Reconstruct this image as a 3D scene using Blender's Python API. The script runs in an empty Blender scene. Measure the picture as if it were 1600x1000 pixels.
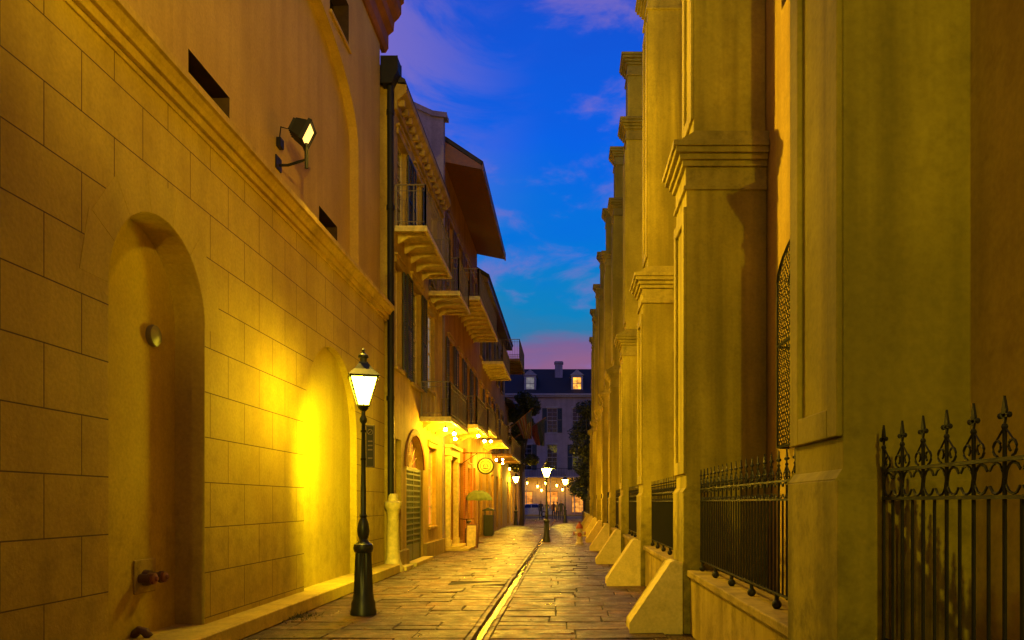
import bpy, bmesh, math, random
from mathutils import Vector, Matrix
random.seed(7)
scene=bpy.context.scene
COL=scene.collection
W={}
# ------------------------------------------------------------------ mesh accumulator
class M:
    def __init__(s): s.v=[];s.f=[];s.m=[]
    def add(s,vs,fs,m=0):
        o=len(s.v); s.v+=[tuple(v) for v in vs]
        for f in fs: s.f.append([i+o for i in f]); s.m.append(m)
        return s
    def box(s,x0,x1,y0,y1,z0,z1,m=0):
        return s.add([(x0,y0,z0),(x1,y0,z0),(x1,y1,z0),(x0,y1,z0),(x0,y0,z1),(x1,y0,z1),(x1,y1,z1),(x0,y1,z1)],
          [(0,3,2,1),(4,5,6,7),(0,1,5,4),(1,2,6,5),(2,3,7,6),(3,0,4,7)],m)
    def prism(s,poly,ax,a,b,m=0):
        n=len(poly)
        def P(u,v,w):
            return (w,u,v) if ax=='x' else ((u,w,v) if ax=='y' else (u,v,w))
        vs=[P(u,v,a) for u,v in poly]+[P(u,v,b) for u,v in poly]
        fs=[tuple(range(n)),tuple(range(2*n-1,n-1,-1))]+[(i,(i+1)%n,(i+1)%n+n,i+n) for i in range(n)]
        return s.add(vs,fs,m)
    def lathe(s,prof,c=(0,0,0),n=16,m=0,flute=0,fz=None,rot=0,ax='z'):
        vs=[];fs=[]
        for r,z in prof:
            for i in range(n):
                a=2*math.pi*i/n+rot
                rr=r*(1-flute*(i%2)) if (fz and fz[0]<z<fz[1]) else r
                p=(rr*math.cos(a),rr*math.sin(a),z)
                if ax=='x': p=(z,p[0],p[1])
                if ax=='y': p=(p[0],z,p[1])
                vs.append((c[0]+p[0],c[1]+p[1],c[2]+p[2]))
        k=len(prof)
        for j in range(k-1):
            for i in range(n):
                fs.append((j*n+i,j*n+(i+1)%n,(j+1)*n+(i+1)%n,(j+1)*n+i))
        fs.append(tuple(range(n-1,-1,-1))); fs.append(tuple((k-1)*n+i for i in range(n)))
        return s.add(vs,fs,m)
    def sphere(s,c,r,m=0,n=10,k=6,sz=1.0):
        prof=[(max(1e-4,r*math.sin(math.pi*j/k)),-r*sz*math.cos(math.pi*j/k)) for j in range(k+1)]
        return s.lathe(prof,c,n,m)
    def tube(s,pts,r,n=6,m=0,closed=False):
        pts=[Vector(p) for p in pts]; k=len(pts)
        rs=r if isinstance(r,(list,tuple)) else [r]*k
        vs=[];fs=[]
        ref=None
        for j in range(k):
            if closed: d=pts[(j+1)%k]-pts[j-1]
            else: d=pts[min(j+1,k-1)]-pts[max(j-1,0)]
            d.normalize()
            if ref is None:
                ref=Vector((0,0,1)) if abs(d.z)<.9 else Vector((1,0,0))
            a=d.cross(ref)
            if a.length<1e-4: a=d.cross(Vector((0,1,0.3)))
            a.normalize(); b=d.cross(a)
            for i in range(n):
                t=2*math.pi*i/n
                vs.append(pts[j]+a*math.cos(t)*rs[j]+b*math.sin(t)*rs[j])
        for j in range(k if closed else k-1):
            j2=(j+1)%k
            for i in range(n):
                fs.append((j*n+i,j*n+(i+1)%n,j2*n+(i+1)%n,j2*n+i))
        if not closed:
            fs.append(tuple(range(n-1,-1,-1))); fs.append(tuple((k-1)*n+i for i in range(n)))
        return s.add(vs,fs,m)

def reg(o,parent=None,local=False,label=None,cat=None,group=None,kind=None,loc=None):
    COL.objects.link(o)
    if loc is not None: o.location=loc
    w=Matrix.Translation(o.location)
    if parent is not None:
        o.parent=parent
        if local: W[o]=W[parent]@w
        else:
            o.matrix_parent_inverse=W[parent].inverted(); W[o]=w
    else: W[o]=w
    if label: o["label"]=label
    if cat: o["category"]=cat
    if group: o["group"]=group
    if kind: o["kind"]=kind
    return o
def mk(m,name,mats,parent=None,bevel=0,smooth=False,seg=1,**k):
    me=bpy.data.meshes.new(name); me.from_pydata(m.v,[],m.f)
    if not isinstance(mats,(list,tuple)): mats=[mats]
    for q in mats: me.materials.append(q)
    me.polygons.foreach_set('material_index',m.m)
    if smooth: me.polygons.foreach_set('use_smooth',[True]*len(m.f))
    me.update()
    o=bpy.data.objects.new(name,me)
    reg(o,parent,**k)
    if bevel:
        b=o.modifiers.new('bevel','BEVEL'); b.width=bevel; b.segments=seg; b.limit_method='ANGLE'
    if smooth:
        try:
            me.set_sharp_from_angle(angle=math.radians(38))
        except Exception: pass
    return o
def empty(name,loc,**k):
    o=bpy.data.objects.new(name,None); o.empty_display_size=.2
    return reg(o,loc=loc,**k)
def copy_thing(o,loc,rot=0,parent=None):
    c=o.copy(); COL.objects.link(c)
    if parent is None:
        c.location=loc; c.rotation_euler=(0,0,rot); W[c]=Matrix.Translation(loc)
    else:
        c.parent=parent
    for ch in o.children: copy_thing(ch,None,0,c)
    return c
# ------------------------------------------------------------------ materials
def newmat(name):
    m=bpy.data.materials.new(name); m.use_nodes=True
    nt=m.node_tree; b=nt.nodes['Principled BSDF']
    return m,nt,b
def N(nt,t,**k):
    n=nt.nodes.new(t)
    for a,v in k.items(): setattr(n,a,v)
    return n
def mixc(nt,f,a,b,mode='MIX'):
    n=N(nt,'ShaderNodeMixRGB',blend_type=mode)
    for i,x in enumerate((f,a,b)):
        if isinstance(x,bpy.types.NodeSocket): nt.links.new(x,n.inputs[i])
        elif isinstance(x,(int,float)): n.inputs[i].default_value=x if i==0 else (x,x,x,1)
        else: n.inputs[i].default_value=(*x,1)
    return n.outputs[0]
def ramp(nt,s,a,b,va=0.,vb=1.,smooth=False):
    n=N(nt,'ShaderNodeMapRange'); nt.links.new(s,n.inputs[0])
    if smooth: n.interpolation_type='SMOOTHERSTEP'
    n.inputs[1].default_value=a;n.inputs[2].default_value=b;n.inputs[3].default_value=va;n.inputs[4].default_value=vb
    return n.outputs[0]
def noise(nt,co,scale,sc=(1,1,1),detail=4,rough=.55,dist=0):
    mp=N(nt,'ShaderNodeMapping'); mp.inputs['Scale'].default_value=sc; nt.links.new(co,mp.inputs[0])
    n=N(nt,'ShaderNodeTexNoise'); n.inputs['Scale'].default_value=scale; n.inputs['Detail'].default_value=detail
    n.inputs['Roughness'].default_value=rough; n.inputs['Distortion'].default_value=dist
    nt.links.new(mp.outputs[0],n.inputs['Vector']); return n.outputs[0]
def plaster(name,c1,c2,rough=.8,bump=.35,streak=.35,dirt=.4,brick=None,spec=.25,ls=.7,base=0):
    m,nt,b=newmat(name)
    tc=N(nt,'ShaderNodeTexCoord').outputs['Object']
    n1=noise(nt,tc,ls,detail=5); n2=noise(nt,tc,1.6,(1.6,1.6,.10),detail=4); n3=noise(nt,tc,28,detail=3); n4=noise(nt,tc,5,detail=5,rough=.7)
    c=mixc(nt,ramp(nt,n1,.35,.65),c1,c2)
    c=mixc(nt,ramp(nt,n2,.44,.66,0,streak),c,tuple(x*.35 for x in c1))
    c=mixc(nt,ramp(nt,n4,.5,.75,0,dirt),c,tuple(x*.5 for x in c2))
    c=mixc(nt,.5,c,mixc(nt,1.,c,ramp(nt,n3,.3,.7,.8,1.15),'MULTIPLY'))
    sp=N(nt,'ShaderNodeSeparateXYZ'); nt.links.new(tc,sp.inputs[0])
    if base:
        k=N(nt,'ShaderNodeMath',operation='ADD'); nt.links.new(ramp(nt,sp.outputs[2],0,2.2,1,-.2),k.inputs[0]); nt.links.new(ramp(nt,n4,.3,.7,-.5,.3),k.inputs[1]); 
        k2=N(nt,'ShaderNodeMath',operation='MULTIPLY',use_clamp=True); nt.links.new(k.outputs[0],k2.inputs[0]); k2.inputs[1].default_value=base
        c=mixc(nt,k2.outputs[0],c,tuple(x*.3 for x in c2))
    h=N(nt,'ShaderNodeMath',operation='ADD'); nt.links.new(n3,h.inputs[0]); nt.links.new(n4,h.inputs[1]); hh=h.outputs[0]
    bd=.006
    if brick:
        bw,bh,oy,oz,ms,cc=brick
        sy=N(nt,'ShaderNodeMath',operation='ADD'); nt.links.new(sp.outputs[1],sy.inputs[0]); sy.inputs[1].default_value=-oy+50*bw
        sz=N(nt,'ShaderNodeMath',operation='ADD'); nt.links.new(sp.outputs[2],sz.inputs[0]); sz.inputs[1].default_value=-oz+20*bh
        cm=N(nt,'ShaderNodeCombineXYZ'); nt.links.new(sy.outputs[0],cm.inputs[0]); nt.links.new(sz.outputs[0],cm.inputs[1])
        br=N(nt,'ShaderNodeTexBrick'); nt.links.new(cm.outputs[0],br.inputs['Vector'])
        br.inputs['Scale'].default_value=1; br.inputs['Brick Width'].default_value=bw; br.inputs['Row Height'].default_value=bh
        br.inputs['Mortar Size'].default_value=ms; br.inputs['Mortar Smooth'].default_value=.3
        br.inputs['Color1'].default_value=(1,1,1,1); br.inputs['Color2'].default_value=(.8,.8,.8,1); br.inputs['Mortar'].default_value=(1,1,1,1)
        c=mixc(nt,cc[1],c,br.outputs[0],'MULTIPLY')
        c=mixc(nt,br.outputs[1],c,cc[0])
        s2=N(nt,'ShaderNodeMath',operation='MULTIPLY_ADD'); nt.links.new(br.outputs[1],s2.inputs[0]); s2.inputs[1].default_value=-2.5; nt.links.new(hh,s2.inputs[2]); hh=s2.outputs[0]
        bd=.01
    bp=N(nt,'ShaderNodeBump'); bp.inputs['Strength'].default_value=bump; bp.inputs['Distance'].default_value=bd*2
    nt.links.new(hh,bp.inputs['Height']); nt.links.new(bp.outputs[0],b.inputs['Normal'])
    nt.links.new(c,b.inputs['Base Color']); b.inputs['Roughness'].default_value=rough
    b.inputs['Specular IOR Level'].default_value=spec
    return m
def simple(name,c,rough=.5,metal=0,var=.25,scale=8,spec=.5,bump=.1):
    m,nt,b=newmat(name); tc=N(nt,'ShaderNodeTexCoord').outputs['Object']
    n=noise(nt,tc,scale)
    nt.links.new(mixc(nt,ramp(nt,n,.3,.7),tuple(x*(1-var) for x in c),tuple(min(1,x*(1+var)) for x in c)),b.inputs['Base Color'])
    nt.links.new(ramp(nt,n,.3,.7,rough*.8,min(1,rough*1.2)),b.inputs['Roughness']); b.inputs['Metallic'].default_value=metal
    b.inputs['Specular IOR Level'].default_value=spec
    bp=N(nt,'ShaderNodeBump'); bp.inputs['Strength'].default_value=bump; bp.inputs['Distance'].default_value=.01
    nt.links.new(n,bp.inputs['Height']); nt.links.new(bp.outputs[0],b.inputs['Normal'])
    return m
def emis(name,c,s,var=0):
    m,nt,b=newmat(name); b.inputs['Base Color'].default_value=(*[x*.5 for x in c],1)
    b.inputs['Emission Strength'].default_value=s
    if var:
        tc=N(nt,'ShaderNodeTexCoord').outputs['Object']; n=noise(nt,tc,1.7)
        nt.links.new(mixc(nt,ramp(nt,n,.35,.65,0,var),c,tuple(x*.12 for x in c)),b.inputs['Emission Color'])
    else: b.inputs['Emission Color'].default_value=(*c,1)
    return m

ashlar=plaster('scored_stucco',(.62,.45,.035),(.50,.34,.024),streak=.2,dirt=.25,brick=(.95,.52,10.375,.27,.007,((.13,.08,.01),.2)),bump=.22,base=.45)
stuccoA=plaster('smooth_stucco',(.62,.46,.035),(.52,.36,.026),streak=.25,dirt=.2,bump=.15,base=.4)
stuccoUp=plaster('upper_stucco',(.58,.39,.055),(.50,.325,.04),streak=.22,dirt=.2,bump=.15)
corn=plaster('cornice_stone',(.70,.51,.06),(.54,.36,.04),streak=.35,dirt=.5)
terr=plaster('painted_cornice',(.32,.12,.03),(.25,.09,.02),streak=.3)
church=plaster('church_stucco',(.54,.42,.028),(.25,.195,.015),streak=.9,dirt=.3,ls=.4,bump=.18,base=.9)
churchW=plaster('church_wall_stucco',(.56,.38,.045),(.44,.28,.032),streak=.5,dirt=.3,bump=.15)
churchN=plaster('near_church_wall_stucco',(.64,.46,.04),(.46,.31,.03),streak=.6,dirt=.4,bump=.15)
churchC=plaster('church_capital_stone',(.48,.38,.05),(.28,.22,.03),streak=.6,dirt=.8)
lowst=plaster('low_wall_stone',(.46,.33,.06),(.30,.21,.04),streak=.7,dirt=.8)
footst=plaster('foot_stone',(.74,.58,.14),(.58,.44,.09),streak=.2,dirt=.5)
plB=plaster('ochre_plaster',(.62,.42,.06),(.42,.26,.04),streak=.55,dirt=.65)
plC=plaster('red_brown_plaster',(.46,.23,.055),(.32,.15,.035),streak=.45,dirt=.55)
plD=plaster('ochre_red_plaster',(.50,.30,.07),(.36,.20,.05),streak=.4,dirt=.5)
brickO=plaster('orange_brick',(.58,.20,.05),(.48,.15,.04),brick=(.22,.075,0,0,.006,((.3,.22,.1),.6)),bump=.5)
fire=plaster('fire_wall_plaster',(.36,.28,.30),(.26,.20,.22),streak=.5,dirt=.5)
farP=plaster('grey_far_plaster',(.42,.30,.23),(.33,.23,.17),streak=.3)
wood=simple('dark_brown_wood',(.16,.07,.03),.6)
soff=simple('stained_wood_soffit',(.20,.075,.028),.6)
cream=simple('cream_painted_wood',(.64,.50,.14),.55)
slate=simple('slate_roof',(.045,.038,.03),.7,scale=3,spec=.15)
iron=simple('black_iron',(.014,.012,.009),.6,0,spec=.25)
ironw=simple('weathered_railing_iron',(.22,.17,.09),.6,0,spec=.2)
irong=simple('black_green_cast_iron',(.014,.018,.012),.42,0)
dgreen=simple('dark_green_paint',(.028,.032,.014),.55)
teal=simple('weathered_gate_paint',(.13,.13,.06),.5)
glass=simple('dark_window_glass',(.012,.014,.018),.12,spec=.6,bump=.02)
reveal_shade=simple('painted_reveal_shade',(.07,.042,.015),.8,spec=.1)  # shade painted into the colour of the upper window reveals
paleg=emis('pale_lit_glass',(.45,.42,.38),.5,.6)
lit=emis('warm_lit_glass',(1,.42,.05),2.2,.9)
litdim=emis('dim_lit_glass',(1,.36,.04),.8,.9)
litfar=emis('far_shop_glass',(1,.40,.055),1.1,1.0)
lampg=emis('lamp_glass_glow',(1.0,.74,.028),140)
lampg2=emis('far_lamp_glass_glow',(1.0,.60,.028),560)
lampg3=emis('near_lamp_glass_glow',(1.0,.66,.03),420)
bulbm=emis('bulb_glow',(1.0,.54,.02),2100)
bulbfar=emis('far_bulb_glow',(1.0,.55,.04),80)
floodg=emis('flood_glass_glow',(1,.60,.13),2.6,.5)
white=simple('white_paint',(.45,.38,.25),.5)
farw=simple('faded_white_paint',(.38,.31,.24),.6)
red=simple('red_paint',(.28,.05,.02),.5)
capm=simple('dull_red_cap',(.20,.06,.02),.5)
brass=simple('aged_brass',(.14,.075,.03),.5,.4)
asphalt=simple('asphalt',(.05,.05,.05),.8,scale=20)
skinm=simple('skin',(.35,.2,.13),.6)
hairm=simple('dark_hair',(.02,.015,.01),.6)

# paving with per-stone colour
pav,nt,b=newmat('slate_paving')
tc=N(nt,'ShaderNodeTexCoord').outputs['Object']
at=N(nt,'ShaderNodeAttribute',attribute_name='tone')
n1=noise(nt,tc,.9,detail=6,rough=.65); n2=noise(nt,tc,7,detail=7,rough=.72); n3=noise(nt,tc,45); n5=noise(nt,tc,2.6,detail=5,rough=.7)
c=mixc(nt,at.outputs['Fac'],(.09,.038,.011),(.27,.125,.032))
c=mixc(nt,ramp(nt,n1,.40,.58,0,.78),c,(.045,.021,.008))
c=mixc(nt,ramp(nt,n5,.52,.68,0,.5),c,(.27,.13,.03))
c=mixc(nt,ramp(nt,n2,.44,.60,0,.85),c,(.022,.011,.005))
nt.links.new(c,b.inputs['Base Color']); b.inputs['Specular IOR Level'].default_value=.45
nt.links.new(ramp(nt,n5,.35,.65,.58,.26),b.inputs['Roughness'])
h=N(nt,'ShaderNodeMath',operation='MULTIPLY_ADD'); nt.links.new(n2,h.inputs[0]); h.inputs[1].default_value=2.5; nt.links.new(n3,h.inputs[2])
bp=N(nt,'ShaderNodeBump'); bp.inputs['Strength'].default_value=.85; bp.inputs['Distance'].default_value=.014
nt.links.new(h.outputs[0],bp.inputs['Height']); nt.links.new(bp.outputs[0],b.inputs['Normal'])
grout=simple('dark_grout',(.018,.011,.006),.9)
leafm,nt,b=newmat('leaves')
oi=noise(nt,N(nt,'ShaderNodeTexCoord').outputs['Object'],1.2)
nt.links.new(mixc(nt,ramp(nt,oi,.3,.7),(.014,.02,.008),(.045,.055,.014)),b.inputs['Base Color']); b.inputs['Roughness'].default_value=.6
bark=simple('bark',(.06,.045,.03),.9)

# ------------------------------------------------------------------ facade helpers
def TL(X): return lambda u,z,d:(X-d,u,z)
def TR(X): return lambda u,z,d:(X+d,u,z)
def TF(Y): return lambda u,z,d:(u,Y+d,z)
def OP(a,b,z0,z1,rise=0,d=.2,bm=None,rm=None): return dict(a=a,b=b,z0=z0,z1=z1,rise=rise,d=d,bm=bm,rm=rm)
def optop(o,u):
    if not o['rise']: return o['z1']
    t=(u-(o['a']+o['b'])/2)/((o['b']-o['a'])/2)
    return o['z1']+o['rise']*math.sqrt(max(0,1-t*t))
def facade(m,T,u0,u1,z0,z1,ops,mi=0):
    K=24
    bps={u0,u1}
    for o in ops:
        bps|={o['a'],o['b']}
        if o['rise']:
            c=(o['a']+o['b'])/2;hf=(o['b']-o['a'])/2
            o['us']=[o['a']]+[c-hf*math.cos(math.pi*i/K) for i in range(1,K)]+[o['b']]
            bps|=set(o['us'])
        else: o['us']=[o['a'],o['b']]
    bl=sorted(bps)
    for a,b in zip(bl,bl[1:]):
        if b-a<1e-6: continue
        mid=(a+b)/2; za=zb=z0
        for o in sorted([o for o in ops if o['a']<mid<o['b']],key=lambda o:o['z0']):
            if o['z0']>za+1e-5 or o['z0']>zb+1e-5:
                m.add([T(a,za,0),T(b,zb,0),T(b,o['z0'],0),T(a,o['z0'],0)],[(0,1,2,3)],mi)
            za,zb=optop(o,a),optop(o,b)
        m.add([T(a,za,0),T(b,zb,0),T(b,z1,0),T(a,z1,0)],[(0,1,2,3)],mi)
    for o in ops:
        d=o['d'];us=o['us']; ri=mi if o['rm'] is None else o['rm']
        m.add([T(o['a'],o['z0'],0),T(o['a'],o['z0'],d),T(o['a'],o['z1'],d),T(o['a'],o['z1'],0)],[(0,1,2,3)],ri)
        m.add([T(o['b'],o['z0'],0),T(o['b'],o['z0'],d),T(o['b'],o['z1'],d),T(o['b'],o['z1'],0)],[(0,1,2,3)],ri)
        m.add([T(o['a'],o['z0'],0),T(o['b'],o['z0'],0),T(o['b'],o['z0'],d),T(o['a'],o['z0'],d)],[(0,1,2,3)],ri)
        for a,b in zip(us,us[1:]):
            m.add([T(a,optop(o,a),0),T(b,optop(o,b),0),T(b,optop(o,b),d),T(a,optop(o,a),d)],[(0,1,2,3)],ri)
        if o['bm'] is not None:
            for a,b in zip(us,us[1:]):
                m.add([T(a,o['z0'],d),T(b,o['z0'],d),T(b,optop(o,b),d),T(a,optop(o,a),d)],[(0,1,2,3)],o['bm'])
def tbox(m,T,u0,u1,z0,z1,d0,d1,mi=0):
    vs=[T(u,z,d) for d in (d0,d1) for (u,z) in ((u0,z0),(u1,z0),(u1,z1),(u0,z1))]
    return m.add(vs,[(0,1,2,3),(7,6,5,4),(0,4,5,1),(1,5,6,2),(2,6,7,3),(3,7,4,0)],mi)
def window(parent,T,a,b,z0,z1,d,nx=2,nz=4,g=None,fm=None,sill=True,lintel=None):
    g=g or glass; fm=fm or cream
    m=M(); w=.06
    tbox(m,T,a,a+w,z0,z1,d-.06,d); tbox(m,T,b-w,b,z0,z1,d-.06,d)
    tbox(m,T,a+w,b-w,z1-w,z1,d-.06,d); tbox(m,T,a+w,b-w,z0,z0+w,d-.06,d)
    for i in range(1,nx): 
        u=a+(b-a)*i/nx; tbox(m,T,u-.014,u+.014,z0+w,z1-w,d-.045,d-.01)
    for i in range(1,nz):
        z=z0+(z1-z0)*i/nz; q=.03 if i*2==nz else .014; tbox(m,T,a+w,b-w,z-q,z+q,d-.04,d-.012)
    o=mk(m,'window',fm,parent)
    p=M(); tbox(p,T,a+.02,b-.02,z0+.02,z1-.02,d-.02,d-.015); mk(p,'window_pane',g,o)
    if sill:
        s=M(); tbox(s,T,a-.1,b+.1,z0-.09,z0-.003,-.07,.02); mk(s,'window_sill',lintel or fm,o,bevel=.008)
        s=M(); tbox(s,T,a-.12,b+.12,z1+.003,z1+.16,-.05,.02); tbox(s,T,a-.16,b+.16,z1+.16,z1+.22,-.09,.02); mk(s,'window_lintel',lintel or fm,o,bevel=.008)
    return o
def shutter(parent,T,a,b,z0,z1,d=-.03,mat=None,name='shutter'):
    m=M(); w=.055
    tbox(m,T,a,a+w,z0,z1,d-.03,d);tbox(m,T,b-w,b,z0,z1,d-.03,d)
    for z in (z0,(z0+z1)/2-w/2,z1-w): tbox(m,T,a+w,b-w,z,z+w,d-.03,d)
    z=z0+w
    while z<z1-w:
        if abs(z-(z0+z1)/2)>w: 
            m.add([T(a+w,z,d-.026),T(b-w,z,d-.026),T(b-w,z+.05,d-.006),T(a+w,z+.05,d-.006)],[(0,1,2,3)])
        z+=.055
    return mk(m,name,mat or dgreen,parent)
def door(parent,T,a,b,z0,z1,d,mat=None,glz=None):
    m=M(); w=.09; mid=(a+b)/2
    tbox(m,T,a,b,z0,z1,d-.02,d)
    for (p,q) in ((a,mid-.005),(mid+.005,b)):
        tbox(m,T,p,p+w,z0,z1,d-.05,d-.022);tbox(m,T,q-w,q,z0,z1,d-.05,d-.022)
        for z in (z0,z0+(z1-z0)*.35,z1-w): tbox(m,T,p+w,q-w,z,z+w,d-.05,d-.022)
    o=mk(m,'door',mat or wood,parent)
    h=M(); x=T(mid+.06,z0+1.0,d-.07); h.sphere(x,.03); mk(h,'door_handle',brass,o,smooth=True)
    if glz:
        g=M()
        for (p,q) in ((a,mid),(mid,b)): tbox(g,T,p+w+.01,q-w-.01,z0+(z1-z0)*.35+w+.01,z1-w-.01,d-.032,d-.026)
        mk(g,'door_glass',glz,o)
    return o
def balcony(parent,y0,y1,xo,z,xi=-4.0,rh=.98,fm=None,name='balcony'):
    fm=fm or cream; m=M()
    m.box(xi,xo,y0,y1,z-.06,z)
    m.box(xo-.06,xo+.02,y0-.02,y1+.02,z-.14,z-.063); m.box(xi+.0,xo-.063,y0-.02,y0+.05,z-.14,z-.063); m.box(xi,xo-.063,y1-.05,y1+.02,z-.14,z-.063)
    y=y0+.35
    while y<y1-.2:
        m.prism([(xi,z-.065),(xo-.07,z-.065),(xo-.07,z-.11),(xi+.25,z-.15),(xi,z-.30)],'y',y,y+.06); y+=.75
    o=mk(m,name,fm,parent,bevel=.006)
    r=M()
    def seg(p,q):
        (x0,ya),(x1,yb)=p,q; L=math.hypot(x1-x0,yb-ya); n=max(2,int(L/.13))
        for i in range(n+1):
            x=x0+(x1-x0)*i/n; y=ya+(yb-ya)*i/n; tt=.018 if i in(0,n) else .006
            r.box(x-tt,x+tt,y-tt,y+tt,z,z+rh-.02)
        for zz,hh in ((z+rh-.02,.018),(z+.1,.009),(z+rh-.16,.009)):
            r.tube([(x0,ya,zz),(x1,yb,zz)],hh,6)
    e=.04
    seg((xi+.03,y0+e),(xo-e,y0+e)); seg((xo-e,y0+e),(xo-e,y1-e)); seg((xo-e,y1-e),(xi+.03,y1-e))
    mk(r,'balcony_railing',ironw,o)
    return o

# ------------------------------------------------------------------ ground
g=M(); g.add([(-300,-200,-.12),(300,-200,-.12),(300,500,-.12),(-300,500,-.12)],[(0,1,2,3)]); mk(g,'ground',grout,kind='structure')
st=M(); st.box(-120,120,76,93.5,-.11,-.03); mk(st,'street',asphalt,kind='structure')
sw=M(); sw.box(-120,120,93.6,97,-.11,.08); mk(sw,'sidewalk',lowst,kind='structure')
jb=M(); jb.box(-4.1,-1.2,-9,75.5,-.1,-.013); jb.box(-.9,1.6,-9,75.5,-.1,-.013); mk(jb,'paving_joint_bed',grout,kind='structure')
pm=M(); tones=[]
GX0,GX1=-1.19,-.91
y=-9.0
while y<75.5:
    rd=random.uniform(.34,.80)
    for (xa,xb) in ((-4.1,GX0),(GX1,1.6)):
        x=xa
        while x<xb-.05:
            w=random.uniform(.38,1.25)
            if xb-(x+w)<.35: w=xb-x
            parts=[(y,y+rd)] if (rd<.5 or random.random()<.5) else [(y,y+rd*.48),(y+rd*.48,y+rd)]
            for (ya,yb) in parts:
                gp=.002; bz=random.gauss(0,.003); tx=random.gauss(0,.0045); ty=random.gauss(0,.0045)
                x0,x1,y0,y1=x+gp,x+w-gp,ya+gp,yb-gp; e=.007
                j=lambda:abs(random.gauss(0,.011))
                A=[(x0+j(),y0+j()),((x0+x1)/2+random.uniform(-.1,.1),y0+j()),(x1-j(),y0+j()),(x1-j(),y1-j()),((x0+x1)/2+random.uniform(-.1,.1),y1-j()),(x0+j(),y1-j())]
                cx,cy=(x0+x1)/2,(y0+y1)/2
                B=[(px+(cx-px)*e/abs(cx-x0) ,py+(e if py<cy else -e)) for px,py in A]
                zf=lambda px,py: bz+tx*(px-cx)/.4+ty*(py-cy)/.3
                n_=6
                vs=[(px,py,-.06) for px,py in A]+[(px,py,-.006+zf(px,py)) for px,py in A]+[(px,py,zf(px,py)) for px,py in B]
                fs=[tuple(range(12,18))]
                for i in range(n_):
                    k=(i+1)%n_; fs+=[(i,k,n_+k,n_+i),(n_+i,n_+k,2*n_+k,2*n_+i)]
                pm.add(vs,fs); tn=random.random()**1.3; tones+= [tn]*18
            x+=w
    y+=rd
po=mk(pm,'paving',pav,kind='structure')
ca=po.data.attributes.new('tone','FLOAT','POINT'); ca.data.foreach_set('value',tones)
gm=M(); gt_=[]
yy=-9.0
while yy<75:
    L=random.uniform(.5,1.0); o=random.uniform(-.008,.008); q=random.uniform(-.012,.012)
    prof=[(GX0+.005,-.1),(GX0+.005,o),(-1.125+q,o-.004),(-1.105+q,-.055),(-1.05,-.08),(-.995+q,-.055),(-.975+q,o-.003),(GX1-.005,o),(GX1-.005,-.1)]
    gm.prism(prof,'y',yy+.006,yy+L-.006); gt_+=[random.random()*.7]*18; yy+=L
go=mk(gm,'gutter_channel',pav,kind='structure')
ca=go.data.attributes.new('tone','FLOAT','POINT'); ca.data.foreach_set('value',gt_)
wt,nt,b=newmat('gutter_water'); b.inputs['Base Color'].default_value=(.02,.012,.004,1); b.inputs['Roughness'].default_value=.07
n=noise(nt,N(nt,'ShaderNodeTexCoord').outputs['Object'],10,detail=5); bp=N(nt,'ShaderNodeBump'); bp.inputs['Strength'].default_value=.45; bp.inputs['Distance'].default_value=.02
nt.links.new(n,bp.inputs['Height']); nt.links.new(bp.outputs[0],b.inputs['Normal'])
wm=M()
pts=[]; yy=-9
while yy<75: pts.append((yy,random.uniform(.03,.055),random.uniform(-.01,.01))); yy+=.22
for a_,b_ in zip(pts,pts[1:]):
    wm.add([(-1.05-a_[1]+a_[2],a_[0],-.044),(-1.05+a_[1]+a_[2],a_[0],-.044),(-1.05+b_[1]+b_[2],b_[0],-.044),(-1.05-b_[1]+b_[2],b_[0],-.044)],[(0,1,2,3)])
mk(wm,'gutter_water',wt,kind='structure')

# ------------------------------------------------------------------ building A (left, arcaded wall)
A=empty('stucco_building',(-6,0,0),label='tall yellow stucco building with scored blocks, blind arches and heavy cornice',cat='building')
arch1=OP(6.96,8.81,.18,3.59,.93,.34,1,1); arch2=OP(12.15,15.2,.18,2.85,1.5,.13,1,1)
arch0=OP(.9,2.75,.18,3.59,.93,.34,1,1)
m=M(); facade(m,TL(-4.15),-34,17.5,.16,5.80,[arch1,arch2,arch0])
m.add([(-4.15,17.5,0),(-12,17.5,0),(-12,17.5,13.3),(-4.25,17.5,13.3),(-4.25,17.5,5.75),(-4.15,17.5,5.75)],[(0,1,2,3,4,5)],1)
m.box(-12,-4.75,-34,17.4,0,13.2,1)
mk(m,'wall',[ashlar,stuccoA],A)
def vouss(o,T,ro,n,d=-.003):
    v=M(); c=(o['a']+o['b'])/2; r=(o['b']-o['a'])/2
    for i in range(n):
        a0=math.pi*i/n+.004; a1=math.pi*(i+1)/n-.004
        out=ro*(1.0 if i%2 else 1.1)
        pts=[]
        K=5
        for k in range(K+1):
            a=a0+(a1-a0)*k/K; pts.append((c-(r+.004)*math.cos(a),o['z1']+(o['rise']+.004)*math.sin(a)))
        po_=[(c-(r+out)*math.cos(a),o['z1']+(o['rise']+out)*math.sin(a)) for a in (a1,a0)]
        P=pts+po_
        nn=len(P)
        vs=[T(u,z,d) for u,z in P]+[T(u,z,.02) for u,z in P]
        v.add(vs,[tuple(range(nn)),]+[(q,(q+1)%nn,(q+1)%nn+nn,q+nn) for q in range(nn)])
    return v
mk(vouss(arch1,TL(-4.15),.38,7,-.003),'arch_surround',stuccoA,A)
m=M(); m.box(-4.75,-3.78,-34,17.45,0,.2); mk(m,'plinth',corn,A,bevel=.015)
m=M(); m.prism([(-4.3,5.74),(-4.13,5.74),(-4.13,5.80),(-4.08,5.80),(-4.08,5.90),(-4.04,5.90),(-4.02,5.95),(-3.98,6.0),(-3.94,6.01),(-3.94,6.09),(-3.97,6.10),(-4.3,6.18)],'y',-34,17.62); mk(m,'belt_cornice',corn,A,bevel=.003)
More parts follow.
